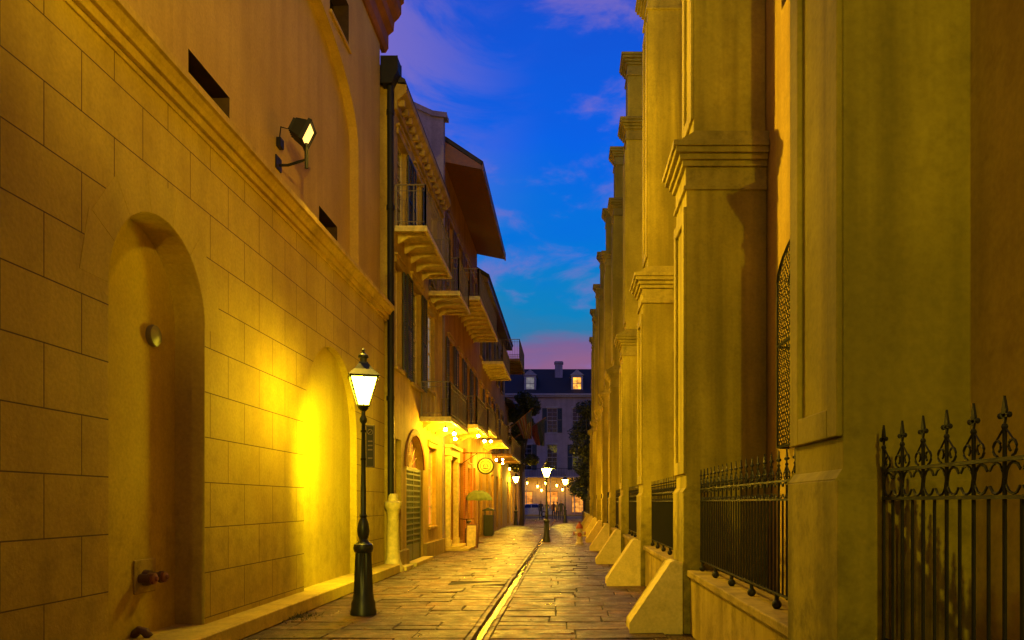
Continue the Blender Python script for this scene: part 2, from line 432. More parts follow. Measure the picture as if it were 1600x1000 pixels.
m=M(); rec=OP(8.3,15.7,6.1,8.8,1.6,.18)
w3=OP(13.8,15.0,10.45,11.3,0,.3,1,2); w4=OP(9.0,10.2,10.45,11.3,0,.3,1,2)
facade(m,TL(-4.25),-34,17.5,6.05,13.2,[rec,w3,w4])
facade(m,TL(-4.43),8.3,15.7,6.05,10.41,[OP(9.0,10.1,6.46,6.92,0,.3,1,2),OP(13.75,14.85,6.46,6.92,0,.3,1,2)])
mk(m,'upper_wall',[stuccoUp,glass,reveal_shade],A)
m=M(); m.box(-4.25,-4.12,5.6,7.9,6.16,12.1); mk(m,'pilaster',stuccoUp,A,bevel=.01)
for a_,b_,z_,d_ in ((9.0,10.1,6.46,-4.43),(13.75,14.85,6.46,-4.43),(13.8,15.0,10.45,-4.25)):
    m=M(); m.box(d_,d_+.05,a_-.05,b_+.05,z_-.07,z_-.003); mk(m,'window_sill',stuccoUp,A,bevel=.01)
m=M(); m.prism([(-4.3,12.05),(-4.2,12.05),(-4.14,12.15),(-4.14,12.45),(-4.02,12.55),(-4.0,12.75),(-3.9,12.85),(-3.84,12.95),(-3.84,13.15),(-3.78,13.2),(-3.78,13.35),(-4.3,13.5)],'y',-34,17.85); m.box(-12,-4.3,-34,17.85,13.2,13.45); mk(m,'roof_cornice',terr,A,bevel=.006)

# ------------------------------------------------------------------ buildings B..E
def building(name,label,y0,y1,h,wallm,ops,X=-4.0,depth=10,cat='building'):
    r=empty(name,(X-depth/2,(y0+y1)/2,0),label=label,cat=cat)
    m=M(); facade(m,TL(X),y0,y1,0,h,ops)
    m.add([(X,y0,0),(X,y0,h),(X-depth,y0,h),(X-depth,y0,0)],[(0,1,2,3)]); m.add([(X,y1,0),(X,y1,h),(X-depth,y1,h),(X-depth,y1,0)],[(0,1,2,3)])
    m.box(X-depth,X-.6,y0+.05,y1-.05,0,h-.05)
    mk(m,'wall',[wallm,glass],r); return r
T4=TL(-4.0)
BY=17.84
opsB=[OP(17.98,18.6,.08,3.1),OP(19.2,21.4,.05,2.5,.85,.3),OP(22.3,23.5,.9,3.2),
 OP(17.98,18.65,4.8,7.2),OP(19.8,21.1,4.7,7.3),OP(22.2,23.3,4.9,7.2),
 OP(18.2,19.2,8.12,10.3),OP(20.2,21.2,8.12,10.3),OP(22.7,23.7,8.12,10.3)]
B=building('plaster_townhouse','three-storey ochre plaster townhouse with iron balconies and lattice gate',BY,24.75,11.3,plB,opsB)
for i,o in enumerate(opsB):
    if i==1: continue
    if i in(0,): 
        door(B,T4,o['a'],o['b'],o['z0'],o['z1'],.18,dgreen)
    else:
        window(B,T4,o['a'],o['b'],o['z0'],o['z1'],.17,2,6 if i>2 else 4,g=paleg if i==5 else (litdim if i==2 else glass),lintel=plB)
    if i in (3,4,6,7): 
        w=(o['b']-o['a'])/2
        shutter(B,T4,o['b']+.02,o['b']+.02+w,o['z0'],o['z1'],mat=dgreen)
        if i!=3 and i!=6: shutter(B,T4,o['a']-.02-w,o['a']-.02,o['z0'],o['z1'],mat=dgreen)
gt=M()
tbox(gt,T4,19.25,19.35,.06,2.5,.05,.12);tbox(gt,T4,21.25,21.35,.06,2.5,.05,.12);tbox(gt,T4,19.35,21.25,2.42,2.5,.05,.12);tbox(gt,T4,20.27,20.33,.06,2.42,.05,.12);tbox(gt,T4,19.35,21.25,.06,.5,.06,.12)
for i in range(13):
    u=19.42+i*.15; tbox(gt,T4,u-.022,u+.022,.5,2.42,.065,.08)
for i in range(13):
    z=.6+i*.145; tbox(gt,T4,19.35,21.25,z-.022,z+.022,.05,.0645)
gate=mk(gt,'gate',teal,B)
f=M()
for k in range(9):
    a=math.pi*k/8; f.tube([T4(20.3,2.52,.15),T4(20.3-1.05*math.cos(a),2.52+.8*math.sin(a),.15)],.016,5)
f.tube([T4(20.3-.45*math.cos(math.pi*k/12),2.52+.36*math.sin(math.pi*k/12),.15) for k in range(13)],.016,5)
mk(f,'fanlight_bars',cream,gate)
f=M(); K=16
f.add([T4(20.3,2.5,.2)]+[T4(20.3-1.1*math.cos(math.pi*k/K),2.5+.85*math.sin(math.pi*k/K),.2) for k in range(K+1)],[tuple(range(K+2))]); mk(f,'fanlight_pane',litdim,gate)
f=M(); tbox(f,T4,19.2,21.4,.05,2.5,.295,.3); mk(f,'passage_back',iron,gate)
f=M()
for k in range(K):
    a0=math.pi*k/K;a1=math.pi*(k+1)/K
    P=[(20.3-1.12*math.cos(a0),2.5+.87*math.sin(a0)),(20.3-1.12*math.cos(a1),2.5+.87*math.sin(a1)),(20.3-1.3*math.cos(a1),2.5+1.03*math.sin(a1)),(20.3-1.3*math.cos(a0),2.5+1.03*math.sin(a0))]
    f.add([T4(u,z,-.04) for u,z in P]+[T4(u,z,.01) for u,z in P],[(0,1,2,3),(0,1,5,4),(1,2,6,5),(2,3,7,6),(3,0,4,7)])
mk(f,'arch_moulding',terr,gate)
m=M(); m.prism([(-4.1,10.75),(-3.93,10.75),(-3.93,10.95),(-3.82,11.05),(-3.72,11.15),(-3.72,11.3),(-4.1,11.34)],'y',BY,24.7)
yv=17.95
while yv<24.6: m.box(-3.93,-3.78,yv,yv+.1,10.86,11.0); yv+=.42
mk(m,'cornice',plB,B,bevel=.005)
m=M(); m.prism([(-3.75,11.36),(-3.75,11.44),(-9,14.4),(-14,11.44),(-14,11.36)],'y',BY,24.7); mk(m,'roof',slate,B)
m=M(); m.prism([(-3.97,0.0),(-3.97,14.0),(-4.15,14.0),(-4.15,14.12),(-5.5,14.6),(-9,16.2),(-14,13.5),(-14,0)],'y',24.77,25.07); m.prism([(-3.85,14.0),(-3.85,14.14),(-4.3,14.2),(-9,16.35),(-14,13.65),(-14,13.5),(-9,16.2),(-4.3,14.05)],'y',24.7,25.09); mk(m,'parapet',fire,B,bevel=.01)
balcony(B,17.88,21.7,-3.25,8.05); balcony(B,22.3,24.65,-3.1,7.75)
balcony(B,21.0,24.65,-3.15,3.95)
for (a_,b_) in ((19.2,21.4),(17.98,18.6)):
    m=M(); m.box(-4,-3.72,a_-.1,b_+.1,.0,.1); mk(m,'door_step',footst,B,bevel=.01)
for (a_,b_) in ((BY,19.1),(21.5,24.75)):
    m=M(); m.box(-4.0,-3.9,a_,b_,.0,.45); mk(m,'base_course',lowst,B,bevel=.01)
# C
opsC=[OP(25.6,27.1,.15,3.2,0,.35),OP(28.2,29.8,.15,3.1),OP(30.8,31.8,.9,3.0),OP(32.6,33.8,.15,3.1),
 OP(25.9,27.0,4.5,7.1),OP(28.2,29.3,4.5,7.1),OP(30.5,31.6,4.5,7.1),OP(32.6,33.6,4.5,7.1),
 OP(25.9,27.0,8.85,11.2),OP(28.2,29.3,8.85,11.2),OP(30.5,31.6,8.85,11.2),OP(32.6,33.6,8.85,11.2)]
C=building('balconied_townhouse','red-brown townhouse with deep wooden eaves, long balconies and pedimented doorway',25.09,34.4,13.2,plC,opsC)
for i,o in enumerate(opsC):
    if i==0: door(C,T4,o['a']+.15,o['b']-.15,.15,2.7,.33,wood)
    elif i in(1,3): door(C,T4,o['a'],o['b'],o['z0'],o['z1'],.17,wood,lit)
    else:
        window(C,T4,o['a'],o['b'],o['z0'],o['z1'],.17,2,6,g=lit if i==2 else (litdim if i in(5,) else glass),lintel=plD)
        w=.5
        if i>3:
            shutter(C,T4,o['b']+.02,o['b']+.02+w,o['z0'],o['z1'],mat=dgreen if i<8 else wood); shutter(C,T4,o['a']-.02-w,o['a']-.02,o['z0'],o['z1'],mat=dgreen if i<8 else wood)
m=M()
for u in (25.35,27.12): tbox(m,T4,u,u+.24,.1,3.15,-.16,.0); tbox(m,T4,u-.04,u+.28,.1,.35,-.2,0); tbox(m,T4,u-.04,u+.28,3.0,3.15,-.2,0)
tbox(m,T4,25.2,27.5,3.153,3.4,-.18,0); tbox(m,T4,25.1,27.6,3.4,3.5,-.28,0); mk(m,'door_surround',cream,C,bevel=.008)
m=M(); m.box(-4,-3.5,25.3,27.4,0,.15); m.box(-4,-3.2,25.2,27.5,0,.08); mk(m,'door_step',footst,C,bevel=.01)
m=M(); m.prism([(-2.75,12.62),(-2.72,12.75),(-8.5,16.6),(-14,13.2),(-14,13.1),(-8.5,16.45)],'y',24.95+.15,34.5); mk(m,'roof',slate,C)
m=M(); m.prism([(-2.78,12.50),(-2.78,12.63),(-4.02,13.43),(-4.02,12.75)],'y',25.12,34.48)
m.box(-2.77,-2.72,25.1,34.5,12.45,12.72)
mk(m,'eaves',soff,C)
m=M()
for a_,b_ in ((27.65,28.15),(29.85,30.6),(32.0,32.5)): m.box(-4,-3.93,a_,b_,0,3.7)
mk(m,'brick_pier',brickO,C)
balcony(C,26.6,33.6,-3.0,8.75,fm=cream); balcony(C,26.0,29.6,-3.0,4.25,fm=cream); balcony(C,30.6,34.1,-3.1,4.6,fm=cream)
# D
opsD=[OP(y_,y_+1.2,.15,3.1) for y_ in (35.4,38.2,41,43.8,46.6)]+[OP(y_,y_+1.1,4.6,7.0) for y_ in (35.4,38.2,41,43.8,46.6)]+[OP(y_,y_+1.1,8.4,10.6) for y_ in (35.4,38.2,41,43.8,46.6)]
D=building('gallery_house','three-storey ochre house with iron galleries and dark roof',34.42,50,11.6,plD,opsD)
for i,o in enumerate(opsD):
    if i<5: door(D,T4,o['a'],o['b'],.15,o['z1'],.17,dgreen,lit if i in(0,2,3) else None)
    else:
        window(D,T4,o['a'],o['b'],o['z0'],o['z1'],.17,2,6,g=litdim if i==6 else glass,lintel=plD)
        shutter(D,T4,o['b']+.02,o['b']+.55,o['z0'],o['z1'])
m=M(); m.prism([(-3.5,11.72),(-3.47,11.86),(-8.5,15.0),(-14,11.8),(-14,11.7),(-8.5,14.9)],'y',34.55,50.2); mk(m,'roof',slate,D)
m=M(); m.prism([(-3.52,11.5),(-3.52,11.7),(-4.0,11.98),(-4.0,11.5)],'y',34.56,50.1); mk(m,'eaves',wood,D)
balcony(D,36.4,41.4,-3.0,8.3); balcony(D,43.2,47.8,-2.6,9.7,fm=wood,rh=1.1); balcony(D,35.6,39.6,-3.0,4.5,fm=cream); balcony(D,41,49,-2.9,4.2,fm=wood)
# E
opsE=[OP(y_,y_+1.2,.15,3.0) for y_ in (52,55.5,59,62.5,66)]+[OP(y_,y_+1.1,4.4,6.6) for y_ in (52,55.5,59,62.5,66)]
E=building('corner_shop_building','low dark plaster corner building with lit shop doors',50.2,74,8.2,plD,opsE)
for i,o in enumerate(opsE):
    if i<5: door(E,T4,o['a'],o['b'],.15,o['z1'],.17,wood,lit if i!=1 else None)
    else: window(E,T4,o['a'],o['b'],o['z0'],o['z1'],.17,2,4,lintel=plD)
m=M(); m.prism([(-3.5,8.1),(-3.5,8.25),(-8.5,10.5),(-14,8.3),(-14,8.1)],'y',50.2,74.2); mk(m,'roof',slate,E)

# downpipe
dp=empty('downpipe',(-4.0,17.72,0),label='black cast-iron downpipe with hopper head in cream boot',cat='drainpipe')
m=M(); m.tube([(-4.06,17.72,11.6),(-4.06,17.72,11.0),(-4.05,17.72,3.0),(-4.05,17.72,1.6)],.075,10)
for z in (4,6.2,8.4,10.6): m.lathe([(.093,z-.05),(.093,z+.05)],(-4.06,17.72,0),10)
mk(m,'pipe',iron,dp,smooth=True)
m=M(); m.prism([(-4.24,11.2),(-4.0,11.2),(-3.86,11.5),(-3.86,11.8),(-4.24,11.8)],'y',17.54,17.95); mk(m,'hopper_head',iron,dp,bevel=.01)
m=M(); m.lathe([(.25,0),(.25,.1),(.2,.18),(.16,.3),(.15,.5),(.135,1.35),(.15,1.37),(.15,1.42),(.19,1.48),(.2,1.56),(.2,1.6),(.12,1.64),(.11,1.75),(.09,1.8)],(-4.0,17.72,0),18); mk(m,'pipe_boot',cream,dp,smooth=True)

# ------------------------------------------------------------------ cathedral on the right
CH=empty('cathedral',(7,20,0),label='long stuccoed church side with tall stepped buttresses',cat='church')
PY=[4.05+5.3*i for i in range(9)]
opsR=[OP(PY[i]+1.6,PY[i]+4.35,2.2,4.0,.35,.3,1) for i in range(8)]
opsR+=[OP(PY[i]+1.9,PY[i]+4.7,7.2,10.2,.8,.3,1) for i in range(8)]
m=M(); facade(m,TR(2.45),4.1,50,0,14.0,opsR)
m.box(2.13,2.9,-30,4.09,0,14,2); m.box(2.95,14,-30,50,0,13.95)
m.add([(2.45,50,0),(2.45,50,14),(3,50,14),(3,50,0)],[(0,1,2,3)])
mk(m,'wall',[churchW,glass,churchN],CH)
m=M(); m.prism([(2.2,13.9),(2.2,14.2),(8,17),(14,14.2),(14,13.9)],'y',-30,50.2); mk(m,'roof',slate,CH)
for i in range(8):
    a,b_=PY[i]+1.6,PY[i]+4.35
    m=M(); T=TR(2.45); dd=-.14; z0_=2.2; zs=4.0; ri=.4; cc=(a+b_)/2; hf=(b_-a)/2
    tp=lambda u: zs+ri*math.sqrt(max(0,1-((u-cc)/hf)**2))
    for z in (z0_,3.3): m.tube([T(a-.05,z,0.0),T(a-.0,z,dd),T(b_+.0,z,dd),T(b_+.05,z,0.0)],.014,5)
    arcp=[(cc-hf*math.cos(math.pi*k/16)) for k in range(17)]
    m.tube([T(u,tp(u),dd) for u in arcp],.016,5); m.tube([T(u,tp(u),-.01) for u in arcp],.016,5)
    for u in (a,cc,b_): m.tube([T(u,z0_,dd),T(u,tp(u),dd)],.014,5)
    if i<3:
        s=.085; H=zs+ri-z0_; L=b_-a; k=-int(H/s)-1
        while k*s<L:
            for sg in (1,-1):
                run=[]
                for q in range(0,int(H/.04)+1):
                    t=q*.04; u=a+k*s+t; z=z0_+t if sg==1 else z0_+H-t
                    if a<=u<=b_ and z<=tp(u): run.append((u,z))
                if len(run)>1: m.tube([T(*run[0],dd),T(*run[-1],dd)],.0055,3)
            k+=1
        for uu in (a,b_):
            z=z0_
            while z<zs: m.tube([T(uu,z,dd),T(uu,z+.08,0)],.0055,3); m.tube([T(uu,z+.08,dd),T(uu,z,0)],.0055,3); z+=.085
    mk(m,'window_grille',iron,CH)
def capital(m,x0,y0,y1,zt,s=1.0):
    xi=2.44
    for za,zb,o in ((-.56,-.51,.035),(-.51,-.28,.008),(-.28,-.21,.05),(-.21,-.14,.09),(-.14,-.07,.14),(-.07,0,.17)):
        m.box(x0-o*s,xi,y0-o*s*.8,y1+o*s*.8,zt+za*s,zt+zb*s-.0)
PYB=[-1.25]+PY
for i,y in enumerate(PYB):
    y1=y+.85
    m=M(); m.box(1.42,2.44,y-.03,y1+.03,0,1.72); m.prism([(1.42,1.72),(2.44,1.72),(2.44,1.78),(1.46,1.78)],'y',y-.025,y1+.025)
    m.box(1.46,2.44,y,y1,1.75,5.9)
    xs=1.56
    m.box(xs,2.44,y+.06,y1-.06,5.9,11.5); m.box(xs+.04,2.44,y+.1,y1-.1,11.5,13.2)
    for za,zb,xx,ya,yb in ((1.95,5.2,1.46,y,y1),(6.3,10.8,xs,y+.06,y1-.06)):
        m.box(xx-.035,xx-.001,ya,ya+.16,za,zb); m.box(xx-.035,xx-.001,yb-.16,yb,za,zb)
        m.box(xx-.035,xx-.001,ya+.161,yb-.161,zb-.16,zb); m.box(xx-.035,xx-.001,ya+.161,yb-.161,za,za+.16)
    bt=mk(m,'buttress',church,CH,bevel=.008,seg=2)
    m=M(); capital(m,1.46,y,y1,5.96); 
    m.prism([(1.36,5.961),(2.44,5.961),(2.44,6.08),(1.56,6.08)],'y',y-.08,y1+.08)
    mk(m,'capital',churchC,bt,bevel=.008,seg=2)
    m=M(); capital(m,xs,y+.06,y1-.06,11.6); mk(m,'upper_capital',churchC,bt,bevel=.01)
    m=M(); capital(m,xs+.04,y+.1,y1-.1,13.3); mk(m,'upper_capital',churchC,bt,bevel=.01)
    if i>1:
        m=M(); m.prism([(.78,0),(1.4,0),(1.4,.86),(1.33,.88),(1.28,.86),(.78,.12)],'y',y+.0,y+.5); mk(m,'foot_stone',footst,bt,bevel=.015,seg=2)
secs=[(-3.0,3.98)]+[(PY[i]+.9,PY[i+1]-.05) for i in range(8)]+[(PY[8]+.9,74)]
for i,(a,b_) in enumerate(secs):
    m=M(); m.box(1.50,1.80,a,b_,0,.70); m.box(1.46,1.84,a,b_,.702,.78)
    mk(m,'low_wall',lowst,bevel=.012,seg=2,label='low stained stone wall below iron fence',cat='wall',group='low walls between church buttresses')
FX=1.62
def fence(a,b_,det):
    r=empty('iron_fence',(FX,(a+b_)/2,.78),label='black wrought-iron fence with cross finials and scrollwork on low wall',cat='fence',group='iron fences between church buttresses')
    n=max(1,round((b_-a)/.21)); s=(b_-a)/n
    pk=M(); rl=M(); sc=M()
    for z in (.90,1.62,1.76): rl.box(FX-.012,FX+.012,a,b_,z-.008,z+.008)
    for i in range(n+1):
        y=a+i*s
        pk.lathe([(.009,.88),(.009,1.89)],(FX,y,0),6)
        if i<n: pk.lathe([(.008,.90),(.008,1.615)],(FX,y+s/2,0),6)
        # flat fleur-de-lis style tip
        pk.box(FX-.005,FX+.005,y-.028,y+.028,1.915,1.928)
        pk.add([(FX-.005,y,1.885),(FX-.005,y+.016,1.94),(FX-.005,y,1.995),(FX-.005,y-.016,1.94),(FX+.005,y,1.885),(FX+.005,y+.016,1.94),(FX+.005,y,1.995),(FX+.005,y-.016,1.94)],[(0,1,2,3),(7,6,5,4),(0,4,5,1),(1,5,6,2),(2,6,7,3),(3,7,4,0)])
        pk.sphere((FX,y,1.88),.014,n=6,k=4)
        if det:
            for q in (-.03,.03): pk.sphere((FX,y+q,1.922),.012,n=6,k=4)
    for i in range(n):
        y=a+(i+.5)*s
        K=10 if det else 6
        R=.049
        for sg in (-1,1):
            cy=y+sg*.052
            sc.tube([(FX,cy+R*math.cos(t)*sg,1.69+R*1.2*math.sin(t)) for t in [math.radians(-150+300*k/K) for k in range(K+1)]],.006,5)
            ys=a+(i if sg<0 else i+1)*s; dr=-sg
            sp=[]
            for k in range(K+1):
                t=k/K; ang=math.radians(-90+330*t); rr=.034*(1-.45*t)
                sp.append((FX,ys+dr*(.047+rr*math.cos(ang)),1.805+rr*math.sin(ang)))
            sc.tube(sp,.0055,5)
            sc.tube([(FX,ys+dr*.012,1.87),(FX,ys+dr*.045,1.84),(FX,ys+dr*.075,1.81)],.005,4)
    nf=max(2,int((b_-a)/.75))
    mk(pk,'pickets',iron,r); mk(rl,'rails',iron,r); mk(sc,'scrollwork',iron,r,smooth=True)
    for i in range(nf+1):
        ft=M(); y=a+.1+(b_-a-.2)*i/nf; ft.sphere((FX,y,.815),.038,n=12,k=8); ft.lathe([(.02,.845),(.014,.895)],(FX,y,0),8)
        mk(ft,'ball_foot',iron,r,smooth=True)
for i,(a,b_) in enumerate(secs[:9]): fence(max(a,.4)+.06,b_-.06,i<3)
fence(PY[8]+1,73,False)

# ------------------------------------------------------------------ street lamps
def street_lamp(loc):
    r=empty('street_lamp',loc,label='old-fashioned black cast-iron street lamp with lit four-sided lantern',cat='street lamp',group='street lamps along the alley')
    m=M(); m.lathe([(.01,0),(.185,0),(.185,.05),(.17,.09),(.17,.17),(.148,.22),(.145,.26),(.136,.30),(.112,.88),(.13,.90),(.142,.95),(.13,1.0),(.085,1.03),(.055,1.08)],n=32,flute=.1,fz=(.29,.885))
    mk(m,'base',irong,r,local=True,smooth=True)
    m=M(); m.lathe([(.05,1.06),(.075,1.12),(.088,1.2),(.075,1.3),(.045,1.38),(.057,1.41),(.04,1.45),(.04,1.8),(.036,1.85),(.027,2.72),(.05,2.75),(.055,2.79),(.03,2.84),(.03,2.9),(.075,2.94),(.085,2.97)],n=20)
    mk(m,'post',irong,r,local=True,smooth=True)
    zb,zt,wb,wt_=2.98,3.38,.075,.185
    m=M()
    cs=[(1,1),(-1,1),(-1,-1),(1,-1)]
    for a,b_ in cs: m.tube([(a*wb,b_*wb,zb),(a*wt_,b_*wt_,zt)],.012,5)
    for z,w in ((zb,wb),(zt,wt_)):
        for k in range(4):
            p,q=cs[k],cs[(k+1)%4]; m.tube([(p[0]*w,p[1]*w,z),(q[0]*w,q[1]*w,z)],.014,5)
    for k in range(4):
        p,q=cs[k],cs[(k+1)%4]; mx=(p[0]+q[0])/2; my=(p[1]+q[1])/2
        m.tube([(mx*wb,my*wb,zb),(mx*wt_,my*wt_,zt)],.007,4)
    ro=math.pi/4; k2=math.sqrt(2)
    m.lathe([(.2*k2,3.375),(.215*k2,3.40),(.13*k2,3.49),(.065*k2,3.58),(.06*k2,3.6)],n=4,rot=ro)
    m.lathe([(.05,3.6),(.05,3.66),(.075,3.67),(.07,3.70),(.03,3.73),(.015,3.75),(.03,3.775),(.001,3.81)],n=14)
    mk(m,'lantern_frame',irong,r,local=True)
    m=M(); e=.012; a,b_=wb-e,wt_-e
    m.add([(x*a,y*a,zb+.01) for x,y in cs]+[(x*b_,y*b_,zt-.01) for x,y in cs],[(0,1,2,3),(0,1,5,4),(1,2,6,5),(2,3,7,6),(3,0,4,7)])
    mk(m,'lantern_glass',lampg,r,local=True)
    r.rotation_euler=(0,0,math.radians(18))
    return r
L1=street_lamp((-2.9,10.97,0))
for p in ((-.8,31,0),(-3.55,54,0),(-.1,60,0),(-2.9,-9,0)):
    c_=copy_thing(L1,p,math.radians(18))
    if p[1]==31: c_.scale=(.88,.88,.88)
    for ch in c_.children:
        if ch.name.startswith('lantern_glass'):
            ch.data=ch.data.copy(); ch.data.materials[0]=lampg2 if p[1]>0 else lampg3
# extra spot added next to the near lantern to brighten the wall behind it
ld=bpy.data.lights.new('wall_glow_fill','SPOT'); ld.energy=1050; ld.color=(1,.84,.02); ld.spot_size=math.radians(108); ld.spot_blend=1; ld.shadow_soft_size=.2
lo=bpy.data.objects.new('wall_glow_fill',ld); COL.objects.link(lo); lo.location=(-2.72,11.5,3.1)
lo.rotation_euler=(Vector((-4.25,14.2,1.5))-Vector(lo.location)).to_track_quat('-Z','Y').to_euler()
s=empty('parking_sign',(-2.9,10.97,2.1),label='narrow dark parking sign strapped to the lamp post',cat='sign')
m=M(); m.box(-2.855,-2.73,10.93,10.945,2.1,2.70); mk(m,'sign_plate',simple('bronze_sign_paint',(.035,.028,.018),.5),s,bevel=.003)
m=M()
m.box(-2.847,-2.738,10.926,10.929,2.11,2.116);m.box(-2.847,-2.738,10.926,10.929,2.684,2.69);m.box(-2.847,-2.841,10.926,10.929,2.116,2.684);m.box(-2.744,-2.738,10.926,10.929,2.116,2.684)
m.tube([(-2.792+.036*math.cos(t*.4),10.927,2.6+.036*math.sin(t*.4)) for t in range(16)],.005,5,closed=True)
m.tube([(-2.817,10.927,2.575),(-2.767,10.927,2.625)],.004,4)
for z in (2.46,2.40,2.34,2.22): m.box(-2.825,-2.76,10.926,10.929,z,z+.02)
mk(m,'sign_marks',simple('sign_mark',(.25,.17,.07),.6),s)
m=M(); m.lathe([(.04,2.2),(.04,2.23)],(-2.9,10.97,0),12); m.lathe([(.04,2.6),(.04,2.63)],(-2.9,10.97,0),12); m.box(-2.87,-2.85,10.945,10.98,2.2,2.23); m.box(-2.87,-2.85,10.945,10.98,2.6,2.63); mk(m,'sign_bracket',iron,s)

# ------------------------------------------------------------------ floodlights
x_mid=-1.0
def floodlight(loc,target,power,col,size,wallx,lab,sc=1.0,blend=.7):
    loc=Vector(loc); t=(Vector(target)-loc).normalized()
    r=empty('floodlight',loc,label=lab,cat='floodlight')
    q=t.to_track_quat('-Z','Y').to_matrix().to_4x4(); Mx=Matrix.Translation(loc)@q@Matrix.Scale(sc,4)
    def tr(m):
        m.v=[tuple(Mx@Vector(v)) for v in m.v]; return m
    m=M(); m.add([(-.2,-.15,0),(.2,-.15,0),(.2,.15,0),(-.2,.15,0),(-.15,-.11,.2),(.15,-.11,.2),(.15,.11,.2),(-.15,.11,.2)],[(4,5,6,7),(0,1,5,4),(1,2,6,5),(2,3,7,6),(3,0,4,7)])
    for k in range(5): m.box(-.14+k*.065,-.125+k*.065,-.1,.1,.2,.24)
    for s_ in ((-.22,-.2,-.17,.17),(.2,.22,-.17,.17)): m.box(s_[0],s_[1],s_[2],s_[3],-.04,.02)
    m.box(-.2,.2,-.17,-.15,-.04,.02); m.box(-.2,.2,.15,.17,-.04,.02)
    mk(tr(m),'housing',iron,r,bevel=.004)
    m=M(); m.add([(-.19,-.14,-.005),(.19,-.14,-.005),(.19,.14,-.005),(-.19,.14,-.005)],[(0,1,2,3)]); mk(tr(m),'lamp_glass',floodg,r)
    sg=1 if wallx<x_mid else -1
    m=M(); x,y,z=loc
    m.tube([(wallx,y+.1,z-.42),(wallx+.15*sg,y+.1,z-.42),(x-.02*sg,y+.05,z-.35),(x-.02*sg,y+.03,z-.12)],.022,8)
    m.box(min(wallx,wallx+.02*sg),max(wallx,wallx+.02*sg),y-.02,y+.2,z-.5,z-.3)
    m.tube([(wallx+.02*sg,y+.08,z-.1),(wallx+.08*sg,y,z+.12),(x-.1*sg,y+.02,z+.05)],.012,6); m.box(min(wallx,wallx+.07*sg),max(wallx,wallx+.07*sg),y+.02,y+.16,z-.16,z-.02)
    m.tube([(x-.02*sg,y+.03,z-.5),(x-.02*sg,y+.03,z-.12)],.03,8)
    mk(m,'bracket',iron,r)
    ld=bpy.data.lights.new('flood_beam','SPOT'); ld.energy=power; ld.color=col; ld.spot_size=size; ld.spot_blend=blend; ld.shadow_soft_size=.12
    lo=bpy.data.objects.new('flood_beam',ld); COL.objects.link(lo); lo.matrix_world=Mx@Matrix.Translation((0,0,-.1))
    return r
floodlight((-3.95,11.7,7.2),(4.0,12.9,3.4),2900,(1,.62,.04),math.radians(155),-4.43,'boxy dark floodlight on a wall bracket, switched on',1.0)
floodlight((-3.75,-28,10.6),(1.8,10,4.2),12500,(1,.77,.03),math.radians(46),-4.25,'boxy floodlight on building wall, shining along the alley')
floodlight((1.15,-.9,7.0),(-4.25,11,9.8),4000,(1,.64,.06),math.radians(70),1.56,'added boxy floodlight on a buttress, brightening the upper left wall',1.0,.9)  # unseen flood behind the camera, added to lift the upper left wall

# wall fittings in the arch
m=M(); m.lathe([(.001,.0),(.11,.0),(.12,.03),(.11,.06),(.05,.075),(.001,.08)],(-4.49,8.3,3.40),20,ax='x')
mk(m,'wall_vent',simple('grey_vent_paint',(.2,.15,.07),.45),smooth=True,label='round metal vent cap on stucco wall',cat='vent')
s=empty('fire_hose_connection',(-4.49,8.15,.82),label='dull metal twin fire hose connection with capped outlets on wall plate',cat='fire hose connection')
m=M(); m.box(-4.49,-4.47,7.95,8.37,.64,1.0); mk(m,'plate',lowst,s,bevel=.01)
m=M()
for yy in (8.05,8.26): m.lathe([(.05,.0),(.05,.1),(.065,.1),(.065,.13)],(-4.47,yy,.8),14,ax='x')
m.lathe([(.09,0),(.08,.06)],(-4.47,8.15,.8),16,ax='x'); mk(m,'nozzle',brass,s,smooth=True)
for yy in (8.05,8.26):
    m=M(); m.lathe([(.06,.132),(.06,.16),(.03,.17),(.02,.19)],(-4.47,yy,.8),14,ax='x'); mk(m,'nozzle_cap',capm,s,smooth=True)
m=M(); m.tube([(-4.49,7.95,.22),(-4.42,7.95,.28),(-4.36,7.95,.26),(-4.33,7.97,.205)],.045,10); mk(m,'drain_pipe',brass,smooth=True,label='short rusty drain pipe at foot of wall',cat='pipe')

# hydrant
s=empty('fire_hydrant',(.5,29.3,0),label='faded white fire hydrant with dull red bonnet on paving',cat='fire hydrant')
m=M(); m.lathe([(.001,0),(.17,0),(.17,.05),(.12,.07),(.11,.1),(.11,.55),(.14,.56),(.14,.6)],(.5,29.3,0),18)
for sg in (-1,1): m.lathe([(.06,0),(.06,.1)] if sg>0 else [(.06,-.1),(.06,0)],(.5+sg*.1,29.3,.42),12,ax='x')
m.lathe([(.075,-.1),(.075,0)],(.5,29.2,.38),14,ax='y'); mk(m,'barrel',white,s,smooth=True)
m=M(); m.lathe([(.14,.602),(.13,.68),(.09,.76),(.04,.8),(.04,.87),(.001,.88)],(.5,29.3,0),18); mk(m,'bonnet',red,s,smooth=True)
for sg in (-1,1): 
    m=M(); m.lathe([(.07,-.02),(.07,.02),(.03,.03)],(.5+sg*.21,29.3,.42),12,ax='x'); mk(m,'nozzle_cap',red,s,smooth=True)
m=M(); m.lathe([(.085,-.03),(.085,.0)],(.5,29.1,.38),14,ax='y'); mk(m,'nozzle_cap',red,s,smooth=True)

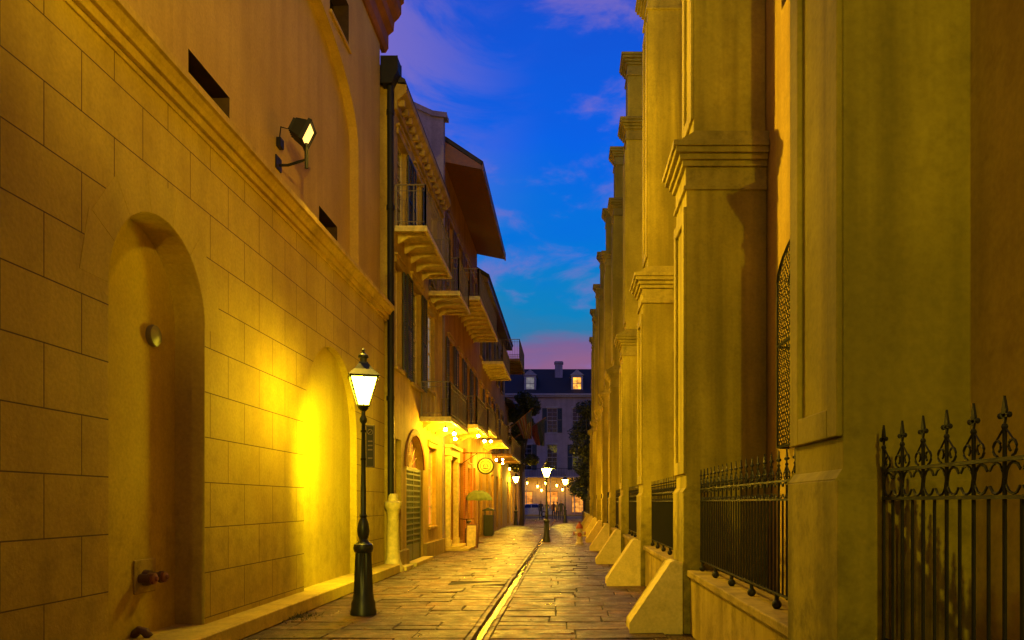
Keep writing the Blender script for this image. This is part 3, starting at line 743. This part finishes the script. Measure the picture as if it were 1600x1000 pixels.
# bulbs on balconies
first=None
for p in ((-3.3,22.6,3.62),(-3.5,24.2,3.6),(-3.05,26.6,3.9),(-3.05,28.6,3.88),(-3.1,31.5,4.1),(-3.3,36.2,3.6),(-3.4,41,3.7),(-3.2,38.5,3.75),(-3.4,46,3.6),(-3.45,33.8,3.3),(-3.35,21.3,3.62)):
    if first is None:
        r=empty('light_bulb',p,label='bare glowing bulb hanging under a balcony',cat='light bulb',group='bulbs hanging under the balconies')
        m=M(); m.sphere((0,0,0),.05,n=12,k=8); mk(m,'bulb',bulbm,r,local=True,smooth=True)
        m=M(); m.lathe([(.03,.045),(.03,.11),(.01,.12),(.006,.25)],n=10); mk(m,'socket',iron,r,local=True); first=r
    else: copy_thing(first,p)

# round hanging sign
s=empty('hanging_sign',(-3.1,29.5,3.0),label='round yellow and green cafe sign hanging from a bracket',cat='sign')
m=M(); m.lathe([(.001,-.03),(.31,-.03),(.33,-.02),(.33,.02),(.31,.03),(.001,.03)],(-3.1,29.5,3.0),28,ax='y'); mk(m,'sign_board',dgreen,s,smooth=True)
m=M(); m.lathe([(.27,-.036),(.27,-.032)],(-3.1,29.5,3.0),28,ax='y'); mk(m,'sign_face',simple('sign_yellow',(.60,.52,.12),.5),s)
m=M(); m.tube([(-3.1+.2*math.cos(t*.3),29.462,3+.2*math.sin(t*.3)) for t in range(21)],.01,4,closed=True)
m.tube([(-3.2,29.462,2.95),(-3.15,29.462,3.07),(-3.1,29.462,2.98),(-3.05,29.462,3.07),(-3.0,29.462,2.95)],.016,4); m.box(-3.2,-3.0,29.455,29.463,2.89,2.92); mk(m,'sign_emblem',dgreen,s)
m=M(); m.tube([(-4.0,29.5,3.5),(-2.75,29.5,3.5)],.018,6); m.tube([(-3.1,29.5,3.5),(-3.1,29.5,3.3)],.008,5); m.tube([(-4,29.5,3.1),(-3.4,29.5,3.5)],.012,5); mk(m,'sign_bracket',iron,s)
# umbrella
ux=-3.45; uy=30.2
s=empty('patio_umbrella',(ux,uy,0),label='small green patio umbrella, open beside the wall',cat='umbrella')
m=M(); vs=[(ux,uy,2.07)];fs=[]
for rr,z in ((.2,2.05),(.4,1.95),(.53,1.76)):
    for i in range(16):
        a=2*math.pi*i/16; q=1 if i%2==0 else .95; vs.append((ux+rr*q*math.cos(a),uy+rr*q*math.sin(a),z-(0 if i%2==0 else -.02)))
for i in range(16):
    fs.append((0,1+i,1+(i+1)%16))
    for b0 in (1,17): fs.append((b0+i,b0+16+i,b0+16+(i+1)%16,b0+(i+1)%16))
for i in range(16): vs.append((vs[33+i][0],vs[33+i][1],vs[33+i][2]-.09))
for i in range(16): fs.append((33+i,49+i,49+(i+1)%16,33+(i+1)%16))
m.add(vs,fs); mk(m,'canopy',simple('olive_green_canvas',(.15,.20,.05),.8),s)
m=M(); m.tube([(ux,uy,0.03),(ux,uy,2.1)],.02,8); m.lathe([(.2,0),(.2,.04),(.05,.08)],(ux,uy,0),14); mk(m,'pole',wood,s)
# A-board
s=empty('sandwich_board',(-3.3,26.9,0),label='small wooden sandwich board standing on the paving',cat='sandwich board')
for sg in (-1,1):
    m=M(); m.add([(-3.5,26.9+sg*.24,0),(-3.12,26.9+sg*.24,0),(-3.12,26.9+sg*.02,.85),(-3.5,26.9+sg*.02,.85),(-3.5,26.9+sg*.21,0),(-3.12,26.9+sg*.21,0),(-3.12,26.9-sg*.0,.85),(-3.5,26.9-sg*.0,.85)],[(0,1,2,3),(4,5,6,7),(0,1,5,4),(1,2,6,5),(2,3,7,6),(3,0,4,7)]); mk(m,'board_panel',soff if sg<0 else wood,s)
    m=M(); m.add([(-3.46,26.9+sg*.232,.08),(-3.16,26.9+sg*.232,.08),(-3.16,26.9+sg*.055,.79),(-3.46,26.9+sg*.055,.79)],[(0,1,2,3)]); mk(m,'chalk_surface',cream,s)
# litter bin
s=empty('litter_bin',(-3.7,36.6,0),label='dark metal litter bin with pitched lid and side openings',cat='litter bin')
m=M(); m.box(-3.93,-3.47,36.35,36.9,.06,1.0); m.box(-3.89,-3.51,36.39,36.86,0,.06)
for k in range(6): m.box(-3.91+k*.08,-3.88+k*.08,36.33,36.349,.12,.95)
mk(m,'bin_body',dgreen,s,bevel=.01)
m=M(); 
for cx_,cy_ in ((-3.91,36.37),(-3.51,36.37),(-3.91,36.86),(-3.51,36.86)): m.box(cx_,cx_+.03,cy_,cy_+.03,1.0,1.2)
m.prism([(-3.97,1.2),(-3.42,1.2),(-3.42,1.24),(-3.7,1.36),(-3.97,1.24)],'y',36.3,36.95); mk(m,'bin_lid',dgreen,s)
# bicycle
s=empty('bicycle',(-3.55,28.3,0),label='dark bicycle leaning against the house wall',cat='bicycle')
bx=-3.62
for yc in (27.8,28.85):
    m=M(); m.tube([(bx,yc+.33*math.cos(2*math.pi*i/24),.34+.33*math.sin(2*math.pi*i/24)) for i in range(24)],.02,6,closed=True)
    for i in range(12):
        a=math.pi*i/6; m.tube([(bx,yc,.34),(bx,yc+.32*math.cos(a),.34+.32*math.sin(a))],.003,3)
    mk(m,'wheel',iron,s)
dy=.4
m=M(); P={'r':(bx,28.45+dy,.34),'f':(bx,27.4+dy,.34),'b':(bx,27.98+dy,.3),'s':(bx,28.12+dy,.82),'h':(bx,27.55+dy,.86),'h2':(bx,27.5+dy,.98)}
for a,b_ in (('r','b'),('r','s'),('b','s'),('b','h'),('s','h'),('f','h'),('h','h2')): m.tube([P[a],P[b_]],.017,6)
m.tube([(bx-.25,27.62+dy,1.0),(bx-.1,27.5+dy,.99),(bx+.1,27.5+dy,.99),(bx+.25,27.62+dy,1.0)],.014,6); mk(m,'frame',iron,s)
m=M(); m.prism([(27.98+dy,.86),(28.3+dy,.86),(28.32+dy,.92),(28.1+dy,.9),(27.98+dy,.88)],'x',bx-.07,bx+.07); mk(m,'saddle',iron,s)

# flags
def flag(loc0,tip,kind):
    s=empty('flag',loc0,label='striped flag hanging from a slanted wall pole' if kind else 'dark red and blue flag hanging from a slanted wall pole',cat='flag',group='flags on the gallery house')
    m=M(); m.tube([loc0,tip],.025,6); m.sphere(tip,.05,n=8,k=5); mk(m,'flag_pole',wood,s)
    m=M(); a=Vector(tip); b_=Vector(loc0); d=(b_-a).normalized()
    nx,nz=12,13; L=1.15;H=1.7
    vs=[]
    for j in range(nz+1):
        for i in range(nx+1):
            p=a+d*(L*i/nx*(1-.45*j/nz)+.05)
            vs.append((p.x,p.y+.13*math.sin(i*1.3+j*.25)*(.3+j/nz),p.z-H*j/nz*(1-.25*i/nx)-.02))
    o=len(m.v); m.v+=vs
    for j in range(nz):
        for i in range(nx):
            m.f.append([j*(nx+1)+i,j*(nx+1)+i+1,(j+1)*(nx+1)+i+1,(j+1)*(nx+1)+i])
            if kind: mi=2 if (i<5 and j<5) else (i%2)
            else: mi=2 if i<6 else 1
            m.m.append(mi)
    mk(m,'flag_cloth',[simple('flag_white',(.10,.09,.085),.8),simple('flag_red',(.10,.018,.018),.8),simple('flag_blue',(.02,.03,.08),.8)],s,smooth=True)
flag((-4.0,44.0,5.2),(-1.95,44.2,7.0),True); flag((-4.0,47.0,5.0),(-1.3,47.2,6.8),False)

# ------------------------------------------------------------------ far building
FY=97
F=empty('dormered_house',(-1,101,0),label='grey three-storey house with slate roof, dormers and tall windows',cat='building')
xs_=[-14.6,-11.4,-8.2,-5.0,-1.8,1.4,4.6,7.8,11]
ops=[]
for x in xs_:
    ops+= [OP(x-.65,x+.65,10.4,13.5),OP(x-.65,x+.65,5.7,8.9),OP(x-.75,x+.75,.3,3.0)]
m=M(); facade(m,TF(FY),-17,13,0,15.3,ops); m.box(-17,13,FY+.7,FY+10,0,15.2); m.add([(-17,FY,0),(-17,FY+1,0),(-17,FY+1,15.3),(-17,FY,15.3)],[(0,1,2,3)]); m.add([(13,FY,0),(13,FY+1,0),(13,FY+1,15.3),(13,FY,15.3)],[(0,1,2,3)])
mk(m,'wall',[farP,glass],F)
for k,o in enumerate(ops):
    gf=(k%3==2)
    window(F,TF(FY),o['a'],o['b'],o['z0'],o['z1'],.17,3 if gf else 2,4 if gf else 6,g=litfar if gf else glass,lintel=farw if not gf else farP,fm=wood if gf else farw)
    if not gf and k%2==0:
        shutter(F,TF(FY),o['b']+.02,o['b']+.6,o['z0'],o['z1']); shutter(F,TF(FY),o['a']-.6,o['a']-.02,o['z0'],o['z1'])
m=M(); m.box(-17.2,13.2,FY-.35,FY,14.9,15.1); m.box(-17.3,13.3,FY-.5,FY,15.1,15.3); mk(m,'cornice',farw,F)
m=M(); m.prism([(FY-.5,15.3),(FY+5,19.3),(FY+10.5,15.3)],'x',-17.2,13.2); mk(m,'roof',slate,F)
for i,x in enumerate((-10.9,-4.6,1.35,7.6)):
    d_=M(); d_.box(x-.75,x-.5,FY+.3,FY+3,15.6,17.7); d_.box(x+.5,x+.75,FY+.3,FY+3,15.6,17.7); d_.box(x-.5,x+.5,FY+.3,FY+3,15.6,15.95); d_.box(x-.5,x+.5,FY+.3,FY+3,17.45,17.7)
    d_.prism([(x-.9,17.7),(x+.9,17.7),(x,18.45)],'y',FY+.2,FY+4)
    dd=mk(d_,'dormer',farw,F)
    m=M(); m.box(x-.5,x+.5,FY+.45,FY+.47,15.95,17.45); mk(m,'dormer_pane',lit if i==2 else paleg,dd)
    m=M(); m.box(x-.02,x+.02,FY+.4,FY+.44,15.95,17.45); m.box(x-.5,x+.5,FY+.4,FY+.44,16.65,16.72); mk(m,'dormer_bars',farw,dd)
for x in (-1.0,-14,6):
    m=M(); m.box(x-.5,x+.5,FY+3,FY+4,17,20); m.box(x-.6,x+.6,FY+2.9,FY+4.1,19.7,19.9); mk(m,'chimney',fire,F)
m=M(); m.box(-17,13,FY-1.6,FY-.02,4.7,4.85); 
for x in range(-17,14,3): m.tube([(x,FY-1.5,.08),(x,FY-1.5,4.7)],.06,8)
mk(m,'gallery',farw,F)
m=M(); 
for i in range(150): x=-17+i*.2; m.box(x-.015,x+.015,FY-1.56,FY-1.53,4.85,5.8)
m.box(-17,13,FY-1.58,FY-1.52,5.8,5.86); mk(m,'gallery_railing',iron,F)
first2=None
for (x,y,z) in ((-5.4,95.7,3.4),(-4.9,95.6,4.0),(-3.6,95.8,3.6),(-3.1,95.6,3.1),(-2.6,95.6,4.0),(-1.2,95.8,3.7),(-.5,95.6,3.2),(.1,95.6,4.0),(1.2,95.7,3.5),(2.2,95.6,3.9)):
    if first2 is None:
        r=empty('gallery_lantern',(x,y,z),label='small warm lantern hanging under the far gallery',cat='lantern',group='lanterns under the far gallery')
        m=M(); m.lathe([(.06,-.15),(.12,.12)],n=6); mk(m,'lantern_glass',bulbfar,r,local=True)
        m=M(); m.lathe([(.15,.122),(.03,.25),(.01,.8)],n=6); mk(m,'lantern_cap',iron,r,local=True); first2=r
    else: copy_thing(first2,(x,y,z))

# car
def car(x,y):
    s=empty('parked_car',(x,y,0),label='silver saloon car parked on the cross street',cat='car')
    paint=simple('silver_car_paint',(.35,.35,.36),.3,0)
    body=[(-2.2,.35),(-2.25,.6),(-2.15,.85),(-1.3,.95),(1.45,1.0),(2.15,.9),(2.25,.6),(2.2,.35)]
    m=M()
    m.prism([(x+u,z-.03) for u,z in body],'y',y-.86,y+.86)
    m.add([(x-1.3,y-.82,.92),(x+1.45,y-.82,.97),(x+1.45,y+.82,.97),(x-1.3,y+.82,.92),(x-.6,y-.62,1.42),(x+.7,y-.62,1.44),(x+.7,y+.62,1.44),(x-.6,y+.62,1.42)],[(4,5,6,7),(0,1,5,4),(1,2,6,5),(2,3,7,6),(3,0,4,7)])
    mk(m,'body',paint,s,bevel=.06,seg=3,smooth=True)
    m=M()
    m.add([(x-1.05,y-.80,.99),(x-.03,y-.80,1.0),(x-.03,y-.645,1.36),(x-.55,y-.645,1.36)],[(0,1,2,3)]); m.add([(x+.05,y-.80,1.0),(x+1.15,y-.80,1.01),(x+.62,y-.645,1.37),(x+.05,y-.645,1.37)],[(0,1,2,3)])
    for v in range(len(m.v)): m.v[v]=(m.v[v][0],m.v[v][1]-.03,m.v[v][2])
    mk(m,'side_window',glass,s)
    for wx in (-1.35,1.4):
        for sy in (-.8,.8):
            m=M(); m.lathe([(.001,-.1),(.26,-.1),(.33,-.08),(.33,.08),(.26,.1),(.001,.1)],(x+wx,y+sy,.31),20,ax='y'); w=mk(m,'wheel',iron,s,smooth=True)
            m=M(); m.lathe([(.2,-.11),(.2,.11)],(x+wx,y+sy,.31),14,ax='y'); mk(m,'rim',paint,w)
    for q in (-.75,.45):
        m=M(); m.box(x+2.2,x+2.27,y+q,y+q+.3,.62,.76); mk(m,'headlight',white,s)
car(-3.9,86)

# ------------------------------------------------------------------ people
def person(loc,rot,top,legc,stride,hh=1.72,label=''):
    k=hh/1.75
    V=[];E=[];R=[]
    def v(p,r,par=None):
        V.append((p[0]*k,p[1]*k,p[2]*k)); R.append(r*k)
        if par is not None: E.append((par,len(V)-1))
        return len(V)-1
    pel=v((0,0,.95),.14); sp=v((0,0,1.12),.125,pel); ch=v((0,-.01,1.34),.15,sp); nk=v((0,0,1.49),.06,ch)
    h1=v((0,-.01,1.57),.075,nk); h2=v((0,-.02,1.66),.095,h1); h3=v((0,-.01,1.72),.06,h2)
    for s,st_ in ((-1,stride),(1,-stride)):
        sh=v((s*.18,0,1.42),.062,ch); el=v((s*.25,-st_*.4,1.14),.046,sh); wr=v((s*.25,-st_*.9-.07,.9),.034,el); v((s*.25,-st_*.95-.1,.81),.04,wr)
        hp=v((s*.09,0,.88),.095,pel); kn=v((s*.10,st_*.45-.03,.49),.062,hp); an=v((s*.1,st_*.95+.04,.09),.042,kn); v((s*.11,st_*.95-.13,.04),.04,an)
    me=bpy.data.meshes.new('p'); me.from_pydata(V,E,[])
    bm=bmesh.new(); bm.from_mesh(me); la=bm.verts.layers.skin.verify(); bm.verts.ensure_lookup_table()
    for i,q in enumerate(bm.verts): q[la].radius=(R[i],R[i]*.85); q[la].use_root=(i==0)
    bm.to_mesh(me); bm.free()
    t=bpy.data.objects.new('t',me); COL.objects.link(t); t.modifiers.new('s','SKIN'); ss=t.modifiers.new('ss','SUBSURF'); ss.levels=1
    dg=bpy.context.evaluated_depsgraph_get(); em=bpy.data.meshes.new_from_object(t.evaluated_get(dg)); bpy.data.objects.remove(t)
    em.materials.clear()
    for q in (skinm,top,legc,hairm,iron): em.materials.append(q)
    for p in em.polygons:
        c=p.center/k; p.use_smooth=True
        if c.z>1.70 or (c.z>1.56 and c.y>.02): p.material_index=3
        elif c.z>1.5: p.material_index=0
        elif abs(c.x)>.2 and c.z<.9: p.material_index=0
        elif c.z>.93: p.material_index=1
        elif c.z<.07: p.material_index=4
        else: p.material_index=2
    o=bpy.data.objects.new('person',em); reg(o,loc=loc,label=label,cat='person'); o.rotation_euler=(0,0,rot)
cl=[simple('dark_jacket',(.03,.03,.04),.8),simple('grey_shirt',(.12,.12,.13),.8),simple('maroon_shirt',(.12,.03,.03),.8),simple('jeans',(.03,.04,.08),.8),simple('tan_coat',(.22,.16,.1),.8)]
person((-2.35,70.5,0),.2,cl[0],cl[3],.22,1.75,label='person in dark jacket and jeans walking')
person((-1.75,69,0),3.0,cl[1],cl[0],.18,1.68,label='person in grey shirt walking')
person((-1.2,72,0),.1,cl[2],cl[3],.2,1.72,label='person in maroon shirt walking along paving')
person((-.45,66,0),-.1,cl[0],cl[0],.25,1.8,label='person in black clothes mid-stride')
person((-.8,68,0),3.2,cl[4],cl[3],.15,1.66,label='person in tan coat walking')

# ------------------------------------------------------------------ trees
def tree(loc,h,cl_,nleaf,label):
    x,y,_=loc
    r=empty('street_tree',loc,label=label,cat='tree')
    m=M(); m.tube([(x,y,0),(x+.05,y,.8),(x-.05,y+.05,h*.3),(x,y,h*.5)],[.2,.15,.12,.09],10)
    for (cx,cy,cz,cr) in cl_:
        m.tube([(x,y,h*.32+random.uniform(0,h*.15)),((x+cx*.6),(y+cy*.6),h*.5+ (cz-h*.5)*.4),(x+cx,y+cy,cz)],[.07,.045,.015],6)
    mk(m,'trunk',bark,r,smooth=True)
    m=M()
    for i in range(nleaf):
        cx,cy,cz,cr=random.choice(cl_)
        d=Vector((random.gauss(0,1),random.gauss(0,1),random.gauss(0,1))).normalized()*cr*(random.random()**.4)
        p=Vector((x+cx,y+cy,cz))+Vector((d.x,d.y,d.z*.75))
        s_=random.uniform(.07,.16); a=Vector((random.gauss(0,1),random.gauss(0,1),random.gauss(0,.6))).normalized(); b_=a.cross(Vector((random.gauss(0,1),random.gauss(0,1),random.gauss(0,1)))).normalized()
        m.add([p-a*s_,p+b_*s_*.5,p+a*s_,p-b_*s_*.5],[(0,1,2,3)])
    mk(m,'crown',leafm,r)
def clumps(R,z0,z1,n,rr):
    return [(random.uniform(-R,R),random.uniform(-R,R),random.uniform(z0,z1),random.uniform(*rr)) for _ in range(n)]
tree((-3.1,53,0),9,clumps(.7,3.8,8.8,14,(.5,.85)),7500,'dark leafy tree beside the gallery house')
tree((1.7,56,0),10,clumps(.8,2.4,8.6,18,(.6,1.0)),9000,'dark leafy garden tree behind the fence')
tree((2.0,66,0),10,clumps(1.1,2.0,9.4,20,(.7,1.1)),9000,'dark leafy garden tree behind the fence')
# weeds at kerb
m=M()
for i in range(160):
    x=-3.66+random.gauss(0,.12); y=10.6+random.gauss(0,.2); h=random.uniform(.03,.1); a=random.uniform(0,6.28)
    m.add([(x,y,0),(x+.012*math.cos(a),y+.012*math.sin(a),0),(x+.05*math.cos(a),y+.05*math.sin(a),h)],[(0,1,2)])
mk(m,'weeds',leafm,kind='stuff',label='small green weeds growing at the kerb',cat='weeds')

# ------------------------------------------------------------------ world (dusk sky)
w=bpy.data.worlds.new('World'); scene.world=w; w.use_nodes=True; nt=w.node_tree
bg=nt.nodes['Background']
tc=N(nt,'ShaderNodeTexCoord').outputs['Generated']
sp=N(nt,'ShaderNodeSeparateXYZ'); nt.links.new(tc,sp.inputs[0])
nb=noise(nt,tc,5,(1,1,4),detail=5)
zz_=N(nt,'ShaderNodeMath',operation='ADD'); nt.links.new(sp.outputs[2],zz_.inputs[0]); nt.links.new(ramp(nt,nb,.3,.7,-.02,.02),zz_.inputs[1])
cr=N(nt,'ShaderNodeValToRGB'); nt.links.new(zz_.outputs[0],cr.inputs[0])
st_=[(0,(.24,.10,.15)),(.185,(.28,.12,.26)),(.205,(.20,.12,.30)),(.226,(.025,.20,.42)),(.25,(.005,.22,.52)),(.31,(.002,.185,.68)),(.42,(.003,.12,.78)),(.56,(.008,.075,.62)),(1,(.01,.03,.2))]
e=cr.color_ramp.elements
e[0].position,e[0].color=st_[0][0],(*st_[0][1],1); e[1].position,e[1].color=st_[-1][0],(*st_[-1][1],1)
for p,c in st_[1:-1]:
    q=e.new(p); q.color=(*c,1)
n1=noise(nt,tc,4.6,(1,1,1.6),detail=10,rough=.6,dist=.8); n2=noise(nt,tc,7,(1,1,2.2),detail=9,rough=.58,dist=.3)
lx=ramp(nt,sp.outputs[0],.0,-.26,.0,.75,True)
lz=ramp(nt,sp.outputs[2],.28,.50,.25,1.0,True)
l2=N(nt,'ShaderNodeMath',operation='MULTIPLY'); nt.links.new(lx,l2.inputs[0]); nt.links.new(lz,l2.inputs[1])
ad=N(nt,'ShaderNodeMath',operation='MULTIPLY'); nt.links.new(ramp(nt,n1,.38,.58,0.0,1,True),ad.inputs[0]); nt.links.new(l2.outputs[0],ad.inputs[1])
ad2=N(nt,'ShaderNodeMath',operation='ADD',use_clamp=True); nt.links.new(ad.outputs[0],ad2.inputs[0]); nt.links.new(ramp(nt,n2,.54,.74,0,.6,True),ad2.inputs[1])
col=mixc(nt,ad2.outputs[0],cr.outputs[0],(.25,.17,.52))
nt.links.new(col,bg.inputs[0]); bg.inputs[1].default_value=1.0

# ------------------------------------------------------------------ camera
cd=bpy.data.cameras.new('camera'); cd.lens=27; cd.sensor_width=36; cd.shift_x=-85/1600; cd.shift_y=285/1600; cd.clip_end=1000; cd.clip_start=.05
co=bpy.data.objects.new('camera',cd); COL.objects.link(co); co.location=(0,0,1.6); co.rotation_euler=(math.radians(90),0,0)
scene.camera=co
scene.view_settings.view_transform='Standard'; scene.view_settings.look='None'; scene.view_settings.exposure=0
